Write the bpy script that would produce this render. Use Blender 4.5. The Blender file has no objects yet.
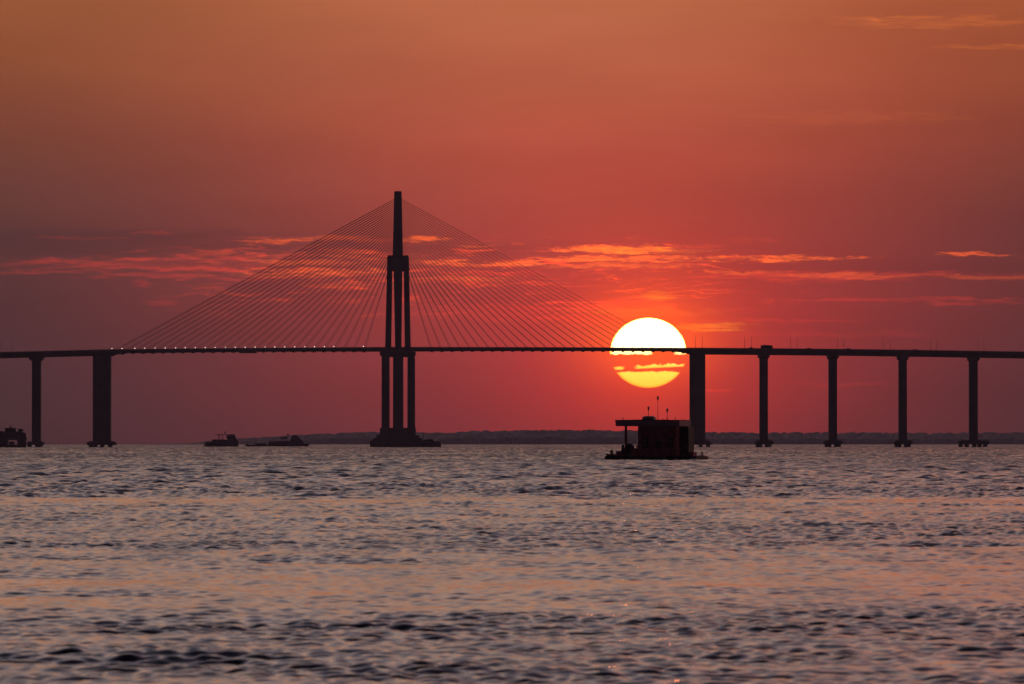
import bpy, math, random
import numpy as np

random.seed(7)
rng = np.random.default_rng(11)
scene = bpy.context.scene
col = scene.collection
R = math.radians

# ------------------------------------------------------------------ camera
F = 8250.0                 # focal length in picture widths of 1024 -> 290 mm lens
EYE = 2.62                 # the photographer stands low over the river
HOR = 443.3
cam_d = bpy.data.cameras.new('camera')
cam_d.sensor_width = 36.0
cam_d.lens = F / 1024 * 36.0
cam_d.clip_start = 0.5
cam_d.clip_end = 600000.0
cam_d.dof.use_dof = True
cam_d.dof.focus_distance = 5600.0
cam_d.dof.aperture_fstop = 8.0
cam = bpy.data.objects.new('camera', cam_d)
cam.location = (0, 0, EYE)
cam.rotation_euler = (R(90) + math.atan((HOR - 342) / F), 0, 0)
col.objects.link(cam)
scene.camera = cam

# ------------------------------------------------------------------ exposure / render
scene.render.engine = 'CYCLES'
scene.view_settings.view_transform = 'Standard'
scene.view_settings.look = 'None'
scene.view_settings.exposure = 0.0
scene.view_settings.gamma = 1.0
scene.view_settings.use_curve_mapping = False
scene.cycles.max_bounces = 6
scene.cycles.volume_bounces = 0
scene.cycles.use_denoising = True
scene.cycles.sample_clamp_indirect = 6.0

PXD = 144.0                # picture columns per degree


def azd(px): return (px - 512.0) / PXD
def eld(py): return (HOR - py) / PXD


SUN_PX, SUN_PY = 648.3, 352.8
SUN_AZ, SUN_EL = azd(SUN_PX), eld(SUN_PY)


def lin(r, g, b):
    f = lambda c: (c / 255 / 12.92) if c <= 10.3 else ((c / 255 + 0.055) / 1.055) ** 2.4
    return (f(r), f(g), f(b))


# ------------------------------------------------------------------ node helper
class N:
    def __init__(self, tree):
        self.t = tree
        self.x = 0

    def new(self, typ, **kw):
        n = self.t.nodes.new(typ)
        self.x += 30
        n.location = (self.x, 0)
        for k, v in kw.items():
            setattr(n, k, v)
        return n

    def put(self, sock, v):
        if isinstance(v, bpy.types.NodeSocket):
            self.t.links.new(v, sock)
        elif v is not None:
            sock.default_value = v

    def m(self, op, a, b=None, c=None, clamp=False):
        n = self.new('ShaderNodeMath', operation=op, use_clamp=clamp)
        self.put(n.inputs[0], a)
        if b is not None: self.put(n.inputs[1], b)
        if c is not None: self.put(n.inputs[2], c)
        return n.outputs[0]

    def v(self, op, a, b=None, out=0, scale=None):
        n = self.new('ShaderNodeVectorMath', operation=op)
        self.put(n.inputs[0], a)
        if b is not None: self.put(n.inputs[1], b)
        if scale is not None: self.put(n.inputs['Scale'], scale)
        return n.outputs[out]

    def dot(self, a, b): return self.v('DOT_PRODUCT', a, b, out=1)

    def xyz(self, x=0.0, y=0.0, z=0.0):
        n = self.new('ShaderNodeCombineXYZ')
        self.put(n.inputs[0], x); self.put(n.inputs[1], y); self.put(n.inputs[2], z)
        return n.outputs[0]

    def sep(self, v):
        n = self.new('ShaderNodeSeparateXYZ')
        self.put(n.inputs[0], v)
        return n.outputs

    def noise(self, vec, scale=1.0, detail=4.0, rough=0.55, dist=0.0):
        n = self.new('ShaderNodeTexNoise')
        self.put(n.inputs['Vector'], vec)
        n.inputs['Scale'].default_value = scale
        n.inputs['Detail'].default_value = detail
        n.inputs['Roughness'].default_value = rough
        n.inputs['Distortion'].default_value = dist
        return n.outputs[0]

    def smooth(self, x, lo, hi, a=0.0, b=1.0):
        n = self.new('ShaderNodeMapRange', interpolation_type='SMOOTHSTEP')
        self.put(n.inputs['Value'], x)
        self.put(n.inputs['From Min'], lo); self.put(n.inputs['From Max'], hi)
        self.put(n.inputs['To Min'], a); self.put(n.inputs['To Max'], b)
        return n.outputs[0]

    def ramp(self, fac, stops, mode='LINEAR'):
        n = self.new('ShaderNodeValToRGB')
        self.put(n.inputs[0], fac)
        cr = n.color_ramp
        cr.interpolation = mode
        while len(cr.elements) > 1:
            cr.elements.remove(cr.elements[-1])
        cr.elements[0].position = stops[0][0]
        cr.elements[0].color = (*stops[0][1], 1)
        for p, c in stops[1:]:
            e = cr.elements.new(p)
            e.color = (*c, 1)
        return n.outputs[0]

    def mixc(self, f, a, b, mode='MIX'):
        n = self.new('ShaderNodeMix', data_type='RGBA', blend_type=mode)
        self.put(n.inputs[0], f)
        for s, v in ((n.inputs[6], a), (n.inputs[7], b)):
            if isinstance(v, tuple): v = (*v[:3], 1)
            self.put(s, v)
        return n.outputs[2]


# ------------------------------------------------------------------ world: dusk sky
world = bpy.data.worlds.new('World')
scene.world = world
world.use_nodes = True
wt = world.node_tree
wt.nodes.clear()
n = N(wt)
d = n.new('ShaderNodeTexCoord').outputs['Generated']
dx, dy, dz = n.sep(d)[0:3]
az = n.m('MULTIPLY', n.m('ARCTAN2', dx, dy), 57.29578)
el = n.m('MULTIPLY', n.m('ARCSINE', dz), 57.29578)
elc = n.m('MAXIMUM', el, 0.0)
t = n.m('POWER', n.m('DIVIDE', elc, 90.0), 0.4)


def tp(e): return (max(e, 0.0) / 90.0) ** 0.4


high = [(4.6, lin(196, 124, 90)), (7, lin(208, 152, 120)), (11, lin(208, 172, 154)), (17, lin(194, 171, 170)),
        (25, lin(164, 151, 163)), (38, lin(110, 105, 124)), (55, lin(68, 66, 86)), (90, lin(42, 44, 66))]
centre = [(eld(444), lin(108, 44, 48)), (eld(420), lin(118, 46, 48)), (eld(390), lin(132, 48, 48)),
          (eld(350), lin(148, 55, 53)), (eld(300), lin(158, 60, 56)), (eld(250), lin(156, 66, 59)),
          (eld(200), lin(164, 72, 60)), (eld(150), lin(176, 80, 62)), (eld(100), lin(182, 90, 65)),
          (eld(50), lin(184, 98, 69)), (eld(0), lin(186, 104, 71))]
side = [(eld(444), lin(60, 37, 38)), (eld(390), lin(67, 40, 40)), (eld(340), lin(76, 44, 44)),
        (eld(280), lin(87, 50, 49)), (eld(230), lin(90, 53, 50)), (eld(180), lin(106, 60, 51)),
        (eld(120), lin(126, 68, 50)), (eld(60), lin(142, 78, 50)), (eld(0), lin(150, 85, 51))]
cr = n.ramp(t, [(tp(e), c) for e, c in centre + high])
sr = n.ramp(t, [(tp(e), c) for e, c in side + high])
da = n.m('SUBTRACT', az, 0.3)
da = n.m('DIVIDE', da, n.smooth(da, -0.6, 0.6, 3.85, 3.9))
sidef = n.m('SUBTRACT', 1.0, n.m('POWER', 2.71828, n.m('MULTIPLY', n.m('MULTIPLY', da, da), -2.1)))
sidef = n.m('MULTIPLY', sidef, 1.13, clamp=True)
base = n.mixc(sidef, cr, sr)
base = n.v('MULTIPLY', base, n.mixc(n.smooth(az, 0.6, 3.2), (1, 1, 1), (1.10, .90, .90)))
# the sky darkens towards the side away from the sunset
west = n.smooth(dy, -0.2, 0.85, 0.0, 1.0)
base = n.v('MULTIPLY', base, n.ramp(west, [(0.0, (0.035, 0.04, 0.07)), (1.0, (1, 1, 1))]))

# glow of the sun in the hazy air
ga = n.m('SUBTRACT', az, SUN_AZ)
ge = n.m('SUBTRACT', el, SUN_EL)
rr = n.m('SQRT', n.m('ADD', n.m('MULTIPLY', n.m('MULTIPLY', ga, ga), 0.72), n.m('MULTIPLY', ge, ge)))
g1 = n.m('POWER', 2.71828, n.m('MULTIPLY', rr, -1.9))
g2 = n.m('POWER', 2.71828, n.m('MULTIPLY', n.m('MULTIPLY', rr, rr), -7.0))
upw = n.smooth(ge, -0.35, 0.15, 0.25, 1.0)
glow = n.v('ADD', n.v('SCALE', (0.84, 0.004, -0.018), scale=g1),
           n.v('SCALE', (0.62, 0.105, -0.012), scale=n.m('MULTIPLY', g2, upw)))

# clouds: long flat streaks low in the sky, ragged by noise
wv = n.xyz(n.m('MULTIPLY', az, 2.2), n.m('MULTIPLY', el, 9.0), 3.1)
w1 = n.m('SUBTRACT', n.noise(wv, 1.3, 5, 0.6), 0.5)
wa = n.m('ADD', az, n.m('MULTIPLY', w1, 0.45))
we = n.m('ADD', el, n.m('MULTIPLY', w1, 0.11))
p = n.xyz(wa, we, 0.0)
f_a = n.noise(n.xyz(n.m('MULTIPLY', az, 2.6), n.m('MULTIPLY', el, 38.0), 8.8), 1.0, 6, 0.64, 0.8)
f_b = n.noise(n.xyz(n.m('MULTIPLY', az, 15.0), n.m('MULTIPLY', el, 62.0), 4.2), 1.0, 5, 0.65, 0.8)
fine = n.m('ADD', n.m('MULTIPLY', f_a, 0.58), n.m('MULTIPLY', f_b, 0.42))
fine2 = n.noise(n.xyz(n.m('MULTIPLY', az, 4.5), n.m('MULTIPLY', el, 42.0), 1.7), 1.0, 6, 0.62, 0.5)


def streaks(items, edge_lo, edge_hi, nz, amp):
    tot = None
    for (px0, px1, py, hh, s) in items:
        c = (azd((px0 + px1) / 2), eld(py), 0.0)
        inv = (1.0 / ((px1 - px0) / 2 / PXD), 1.0 / (hh / PXD), 0.0)
        q = n.v('MULTIPLY', n.v('SUBTRACT', p, c), inv)
        k = n.m('SUBTRACT', 1.0, n.dot(q, q))
        k = n.m('ADD', k, n.m('MULTIPLY', n.m('SUBTRACT', nz, 0.5), amp))
        k = n.smooth(k, edge_lo, edge_hi, 0.0, s)
        tot = k if tot is None else n.m('ADD', tot, k)
    return tot


crisp = streaks([(228, 420, 239, 4, .42), (398, 452, 239, 3.6, 1.3), (235, 330, 241, 2.8, .55),
                 (440, 500, 246, 1.5, .5), (300, 395, 254, 3.5, .55), (405, 500, 262, 3.2, 1.0), (480, 545, 264, 3.6, 1.0),
                 (230, 400, 262, 4, .6), (240, 400, 272, 7, 1.0), (290, 400, 285, 4, .40), (405, 520, 280, 3.2, .5),
                 (540, 705, 249.5, 4.6, 1.15), (500, 720, 259, 4.2, .85), (520, 700, 266, 3.2, .5),
                 (690, 876, 258.5, 2.8, 1.0), (918, 1024, 254.5, 2.6, 1.1),
                 (690, 800, 272, 2.2, .35), (760, 960, 276, 3.4, .42), (900, 1060, 278, 3.6, .36)], 0.0, 1.5, fine, 6.0)
soft = streaks([(-60, 330, 265, 10, .42), (40, 260, 258.5, 2.0, .75), (0, 140, 262, 2.0, .55), (40, 150, 265, 1.6, .5),
                (100, 330, 269, 2.2, .75), (60, 250, 276, 2.6, .65), (20, 140, 238, 2.5, .35), (120, 180, 233, 2.0, .4), (110, 300, 250, 2.2, .45), (190, 330, 256, 2.0, .55), (200, 330, 278, 2.4, .5), (-40, 120, 272, 2.4, .4),
                (126, 154, 285, 6, .45), (146, 190, 302, 4.5, .36),
                (660, 1050, 276, 6.0, .45), (770, 1050, 299, 2.0, .45), (880, 1050, 302, 3.6, .45),
                (405, 640, 312, 12, .32), (420, 560, 274, 5, .5), (520, 640, 322, 9, .30),
                (660, 900, 320, 3, .25), (690, 960, 334, 4, .16), (690, 740, 390, 3, .35),
                (540, 690, 306, 10, .42), (760, 900, 384, 4, .2)], 0.0, 1.3, fine2, 4.0)
gold = streaks([(636, 682, 296, 6, 0.75), (664, 756, 327, 5.5, 1.0), (560, 740, 312, 6, .35), (600, 720, 251, 5, .5), (560, 640, 250, 3, .5)], 0.0, 1.5, fine, 4.2)
hi = streaks([(800, 1060, 22, 8, .9), (930, 1080, 47, 4.5, .8), (860, 930, 18, 3.5, .8), (700, 1000, 118, 9, .40)], 0.0, 1.8, fine2, 3.4)
sunw = n.m('ADD', 0.48, n.m('MULTIPLY', n.m('POWER', 2.71828, n.m('MULTIPLY', rr, -0.75)), 0.9))
near_sun = n.m('POWER', 2.71828, n.m('MULTIPLY', rr, -0.8))
cl = n.v('ADD', n.v('ADD', n.v('SCALE', (0.92, 0.058, 0.0), scale=n.m('MULTIPLY', crisp, sunw)),
                 n.v('SCALE', (0.0, 0.16, 0.0), scale=n.m('MULTIPLY', crisp, near_sun))),
         n.v('SCALE', (0.62, 0.022, 0.006), scale=n.m('MULTIPLY', soft, n.m('MULTIPLY', sunw, 0.74))))
# scattered torn wisps through the whole cloud deck
wz = n.noise(n.xyz(n.m('MULTIPLY', wa, 2.4), n.m('MULTIPLY', we, 30.0), 5.5), 1.0, 6, 0.66, 0.7)
wb = n.m('MULTIPLY', n.smooth(el, eld(330), eld(288)), n.smooth(el, eld(232), eld(250)))
wx = n.m('MULTIPLY', n.smooth(az, azd(120), azd(300)), n.smooth(az, azd(860), azd(640)))
wisps = n.m('MULTIPLY', n.m('MULTIPLY', wb, wx), n.smooth(wz, 0.50, 0.74))
cl = n.v('ADD', cl, n.v('SCALE', (0.85, 0.06, 0.0), scale=n.m('MULTIPLY', wisps, sunw)))
cl = n.v('ADD', cl, n.v('SCALE', (0.19, 0.045, 0.002), scale=hi))
cl = n.v('ADD', cl, n.v('SCALE', (0.40, 0.130, -0.006), scale=gold))
# grey cloud veil between the glowing streaks
veil = streaks([(-200, 560, 244, 17, 1.0), (380, 640, 250, 10, .7), (600, 1100, 268, 14, .5), (-200, 300, 234, 8, .6)],
               0.0, 1.4, fine, 1.4)
veilc = n.m('MINIMUM', veil, 1.0)
base = n.mixc(n.m('MULTIPLY', veilc, 0.58), base, n.v('MULTIPLY', base, (0.62, 0.74, 0.86)))
# broad, very faint mottling of the high haze
mot = n.noise(n.xyz(n.m('MULTIPLY', az, 0.5), n.m('MULTIPLY', el, 2.2), 0.0), 1.0, 4, 0.5)
base = n.v('SCALE', base, scale=n.smooth(mot, 0.25, 0.75, 0.94, 1.06))

sky = n.new('ShaderNodeTexSky')
sky.sky_type = 'NISHITA'
sky.sun_disc = False
sky.sun_elevation = R(SUN_EL)
sky.sun_rotation = R(SUN_AZ)
sky.dust_density = 6.0
sky.air_density = 2.0
nish = n.v('SCALE', sky.outputs[0], scale=0.004)

total = n.v('ADD', n.v('ADD', n.v('ADD', base, glow), cl), nish)
bg = n.new('ShaderNodeBackground')
n.put(bg.inputs[0], total)
bg.inputs[1].default_value = 1.0
wo = n.new('ShaderNodeOutputWorld')
wt.links.new(bg.outputs[0], wo.inputs[0])
world.cycles.sampling_method = 'MANUAL'
world.cycles.sample_map_resolution = 2048

# ------------------------------------------------------------------ sun lamp (very weak: deep in the haze)
sl = bpy.data.lights.new('sun_light', 'SUN')
sl.energy = 0.004
sl.angle = R(0.53)
sl.color = (1.0, 0.22, 0.06)
slo = bpy.data.objects.new('sun_light', sl)
slo.rotation_euler = (R(90 - SUN_EL), 0, R(180 - SUN_AZ))
slo.location = (0, -20, 40)
col.objects.link(slo)


# ------------------------------------------------------------------ mesh helpers
class MB:
    def __init__(self):
        self.v = []
        self.f = []

    def add(self, verts, faces):
        o = len(self.v)
        self.v += [tuple(q) for q in verts]
        self.f += [tuple(i + o for i in f) for f in faces]
        return self

    def box(self, x0, x1, y0, y1, z0, z1):
        return self.hexa([(x0, y0), (x1, y0), (x1, y1), (x0, y1)], z0, [(x0, y0), (x1, y0), (x1, y1), (x0, y1)], z1)

    def hexa(self, b, z0, tq, z1):
        vs = [(x, y, z0) for x, y in b] + [(x, y, z1) for x, y in tq]
        return self.add(vs, [(3, 2, 1, 0), (4, 5, 6, 7), (0, 1, 5, 4), (1, 2, 6, 5), (2, 3, 7, 6), (3, 0, 4, 7)])

    def taper(self, c0, w0, d0, z0, c1, w1, d1, z1):
        """box from a rectangle (centre c0, size w0 x d0) at z0 to another at z1"""
        q = lambda c, w, dd: [(c[0] - w / 2, c[1] - dd / 2), (c[0] + w / 2, c[1] - dd / 2),
                              (c[0] + w / 2, c[1] + dd / 2), (c[0] - w / 2, c[1] + dd / 2)]
        return self.hexa(q(c0, w0, d0), z0, q(c1, w1, d1), z1)

    def prism_y(self, pts, y0, y1):
        """outline in x,z (counter-clockwise seen from -y) extruded along y"""
        k = len(pts)
        vs = [(x, y0, z) for x, z in pts] + [(x, y1, z) for x, z in pts]
        fs = [tuple(range(k)), tuple(range(2 * k - 1, k - 1, -1))]
        fs += [(i, i + k, (i + 1) % k + k, (i + 1) % k) for i in range(k)]
        return self.add(vs, fs)

    def tube(self, a, b, r0, r1=None, seg=6):
        r1 = r0 if r1 is None else r1
        a = np.array(a, float); b = np.array(b, float)
        w = (b - a) / np.linalg.norm(b - a)
        u = np.cross(w, (0, 0, 1) if abs(w[2]) < 0.9 else (1, 0, 0)); u /= np.linalg.norm(u)
        q = np.cross(w, u)
        vs = []
        for c, r in ((a, r0), (b, r1)):
            for i in range(seg):
                an = 2 * math.pi * i / seg
                vs.append(c + r * (math.cos(an) * u + math.sin(an) * q))
        fs = [(i, (i + 1) % seg, (i + 1) % seg + seg, i + seg) for i in range(seg)]
        fs += [tuple(range(seg - 1, -1, -1)), tuple(range(seg, 2 * seg))]
        return self.add(vs, fs)

    def ball(self, c, rx, ry=None, rz=None, seg=10, rings=7):
        ry = rx if ry is None else ry
        rz = rx if rz is None else rz
        vs = [(c[0], c[1], c[2] - rz)]
        for i in range(1, rings):
            th = math.pi * i / rings
            for j in range(seg):
                ph = 2 * math.pi * j / seg
                vs.append((c[0] + rx * math.sin(th) * math.cos(ph), c[1] + ry * math.sin(th) * math.sin(ph),
                           c[2] - rz * math.cos(th)))
        vs.append((c[0], c[1], c[2] + rz))
        fs = [(0, 1 + (j + 1) % seg, 1 + j) for j in range(seg)]
        for i in range(rings - 2):
            for j in range(seg):
                a0 = 1 + i * seg + j; a1 = 1 + i * seg + (j + 1) % seg
                fs.append((a0, a1, a1 + seg, a0 + seg))
        last = len(vs) - 1; o = 1 + (rings - 2) * seg
        fs += [(o + j, o + (j + 1) % seg, last) for j in range(seg)]
        return self.add(vs, fs)

    def loft(self, sections, closed=True):
        """rings of equal length joined into a skin with end caps"""
        k = len(sections[0])
        vs = [q for s in sections for q in s]
        fs = []
        for i in range(len(sections) - 1):
            for j in range(k):
                a = i * k + j; b = i * k + (j + 1) % k
                fs.append((a, b, b + k, a + k))
        fs.append(tuple(range(k - 1, -1, -1)))
        fs.append(tuple(range((len(sections) - 1) * k, len(sections) * k)))
        return self.add(vs, fs)

    def mesh(self, name, mat, smooth=False):
        me = bpy.data.meshes.new(name)
        me.from_pydata(self.v, [], self.f)
        me.materials.append(mat)
        if smooth:
            me.polygons.foreach_set('use_smooth', [True] * len(me.polygons))
        import bmesh
        bm = bmesh.new(); bm.from_mesh(me)
        bmesh.ops.recalc_face_normals(bm, faces=bm.faces)
        bm.to_mesh(me); bm.free()
        me.update()
        return me

    def build(self, name, mat, parent=None, smooth=False):
        o = bpy.data.objects.new(name, self.mesh(name, mat, smooth))
        col.objects.link(o)
        if parent: o.parent = parent
        return o


def tag(o, label=None, cat=None, group=None, kind=None):
    if label: o['label'] = label
    if cat: o['category'] = cat
    if group: o['group'] = group
    if kind: o['kind'] = kind
    return o


def empty(name, loc, label, cat, group=None, rz=0.0):
    o = bpy.data.objects.new(name, None)
    o.empty_display_size = 1.0
    o.location = loc
    o.rotation_euler = (0, 0, rz)
    col.objects.link(o)
    return tag(o, label, cat, group)


# ------------------------------------------------------------------ materials
def material(name, base, rough=0.7, metal=0.0, vary=0.25, scale=0.3, spec=0.5):
    m = bpy.data.materials.new(name)
    m.use_nodes = True
    k = N(m.node_tree)
    b = m.node_tree.nodes['Principled BSDF']
    co = k.new('ShaderNodeTexCoord').outputs['Object']
    f = k.noise(co, scale, 5, 0.6)
    f2 = k.noise(k.v('MULTIPLY', co, (3.0, 3.0, 0.4)), scale, 4, 0.6)
    s = k.smooth(k.m('ADD', k.m('MULTIPLY', f, 0.6), k.m('MULTIPLY', f2, 0.4)), 0.3, 0.7, 1 - vary, 1 + vary)
    k.put(b.inputs['Base Color'], k.v('SCALE', tuple(base), scale=s))
    b.inputs['Roughness'].default_value = rough
    b.inputs['Metallic'].default_value = metal
    b.inputs['Specular IOR Level'].default_value = spec
    return m


def emitter(name, c, s):
    m = bpy.data.materials.new(name)
    m.use_nodes = True
    b = m.node_tree.nodes['Principled BSDF']
    b.inputs['Base Color'].default_value = (*c, 1)
    b.inputs['Emission Color'].default_value = (*c, 1)
    b.inputs['Emission Strength'].default_value = s
    return m


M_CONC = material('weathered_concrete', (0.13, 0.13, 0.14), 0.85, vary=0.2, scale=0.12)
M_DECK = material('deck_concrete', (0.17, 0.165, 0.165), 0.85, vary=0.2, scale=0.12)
M_CABLE = material('cable_sheath', (0.10, 0.10, 0.10), 0.5, vary=0.05)
M_STEEL = material('galvanised_steel', (0.22, 0.22, 0.23), 0.5, 0.6, vary=0.1)
M_LAMP = emitter('lit_lamp', (1.0, 0.86, 0.70), 2.6)
M_PAINT = material('faded_white_paint', (0.32, 0.31, 0.30), 0.6, vary=0.15, scale=0.5)
M_DARKP = material('dark_hull_paint', (0.03, 0.04, 0.09), 0.5, vary=0.2, scale=0.5)
M_ROOF = material('roof_sheet', (0.16, 0.10, 0.10), 0.6, vary=0.2, scale=0.8)
M_FASCIA = material('glare_pink_fascia', (0.58, 0.30, 0.37), 0.6, vary=0.15, scale=0.8)  # pale pink holds the sun's veiling glare, put into the fascia colour
M_WOOD = material('glare_red_timber', (0.42, 0.10, 0.115), 0.75, vary=0.35, scale=1.2)  # timber red is the sun's veiling glare put into the base colour
M_HULL = material('tarred_pontoon', (0.022, 0.014, 0.014), 0.7, vary=0.3, scale=1.0)
M_GLASS = material('dark_window', (0.02, 0.02, 0.025), 0.12, vary=0.0)
M_TANK = material('grey_plastic', (0.36, 0.36, 0.38), 0.5, vary=0.05)
M_TARP = material('dark_tarpaulin', (0.03, 0.02, 0.02), 0.7, vary=0.3, scale=2.0)
M_RUB = material('rubber', (0.02, 0.02, 0.02), 0.8, vary=0.1)
M_LEAF = material('rainforest_canopy', (0.045, 0.055, 0.030), 0.8, vary=0.5, scale=0.03, spec=0.2)
M_SOIL = material('river_bank_soil', (0.10, 0.075, 0.05), 0.9, vary=0.3, scale=0.02)

# ------------------------------------------------------------------ sun (a glowing ball crossed by bars of cloud)
SUN_D = 150000.0


def make_sun():
    rx, rz = 38.3 / F * SUN_D, 35.1 / F * SUN_D
    b = MB()
    b.ball((0, 0, 0), 1.0, 1.0, 1.0, seg=96, rings=64)
    m = bpy.data.materials.new('sun_fire')
    m.use_nodes = True
    k = N(m.node_tree)
    m.node_tree.nodes.clear()
    o = k.new('ShaderNodeTexCoord').outputs['Object']
    ox, oy, oz = k.sep(o)[0:3]
    colr = k.ramp(k.m('MULTIPLY_ADD', oz, 0.5, 0.5),
                  [(0.0, (1.25, .58, .028)), (0.22, (1.5, .74, .065)), (0.30, (1.5, .72, .05)), (0.5, (2.2, 1.9, .60)),
                   (0.62, (3.4, 3.1, 1.9)), (1.0, (3.6, 3.3, 2.1))])
    limb = k.m('SQRT', k.m('MAXIMUM', k.m('SUBTRACT', 1.0, k.m('ADD', k.m('MULTIPLY', ox, ox), k.m('MULTIPLY', oz, oz))), 0.0))
    lf = k.smooth(limb, 0.05, 0.46, 0.0, 1.0)
    colr = k.v('MULTIPLY', colr, k.v('ADD', k.v('SCALE', (0.3, 0.55, 0.985), scale=lf), (0.7, 0.45, 0.015)))
    # bars of thick low cloud that hide strips of the sun
    nz = k.m('SUBTRACT', k.noise(k.xyz(k.m('MULTIPLY', ox, 4.5), 0.0, k.m('MULTIPLY', oz, 5.0)), 1.0, 5, 0.65), 0.5)
    zz = k.m('ADD', oz, k.m('MULTIPLY', nz, 0.15))
    Z = lambda py: (SUN_PY - py) / 35.1

    def bar(y0, y1, s=0.025):
        return k.m('MULTIPLY', k.smooth(zz, Z(y1) - s, Z(y1) + s), k.smooth(zz, Z(y0) + s, Z(y0) - s))
    shade = bar(354.4, 372.0)
    # right half: the cloud climbs up to the bridge deck
    rb = k.m('MULTIPLY', bar(350.0, 360.0), k.m('MULTIPLY', k.smooth(ox, 0.0, 0.12), k.smooth(ox, 0.80, 0.62)))
    shade = k.m('MAXIMUM', shade, rb)
    # thin torn gap of light in the bar
    g = k.m('ADD', oz, k.m('MULTIPLY', nz, 0.13))
    gc = k.m('ADD', k.m('MULTIPLY', ox, 0.055), Z(366.9))
    gw = k.m('ABSOLUTE', k.m('SUBTRACT', g, gc))
    gap = k.smooth(k.m('ADD', gw, k.m('MULTIPLY', nz, 0.16)), 0.062, 0.022)
    gapx = k.m('MAXIMUM', k.smooth(ox, -0.42, -0.25), k.smooth(ox, -0.60, -0.72))
    gap = k.m('MULTIPLY', gap, gapx)
    shade = k.m('MULTIPLY', shade, k.m('SUBTRACT', 1.0, k.m('MULTIPLY', gap, 0.85)))
    vis = k.m('SUBTRACT', 1.0, shade)
    em = k.new('ShaderNodeEmission')
    k.put(em.inputs[0], k.v('SCALE', colr, scale=vis))
    em.inputs[1].default_value = 1.25
    tr = k.new('ShaderNodeBsdfTransparent')
    ad = k.new('ShaderNodeAddShader')
    m.node_tree.links.new(em.outputs[0], ad.inputs[0])
    m.node_tree.links.new(tr.outputs[0], ad.inputs[1])
    out = k.new('ShaderNodeOutputMaterial')
    m.node_tree.links.new(ad.outputs[0], out.inputs[0])
    # only the near half glows outwards, so the ball is not counted twice
    geo = k.new('ShaderNodeNewGeometry')
    k.put(em.inputs[1], k.m('MULTIPLY', k.m('SUBTRACT', 1.0, geo.outputs['Backfacing']), 1.25))
    # layers of warm and cool air make the rim waver a little
    b.v = [(x * (1 + 0.005 * math.sin(z * 17 + 1) + 0.004 * math.sin(z * 41)), y, z) for x, y, z in b.v]
    s = b.build('sun', m, smooth=True)
    s.scale = (rx, rx, rz)
    s.location = ((SUN_PX - 512) / F * SUN_D, SUN_D, EYE + (HOR - SUN_PY) / F * SUN_D)
    tag(s, 'huge setting sun, white above and yellow below, crossed by red cloud bars', 'sun')


make_sun()

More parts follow.
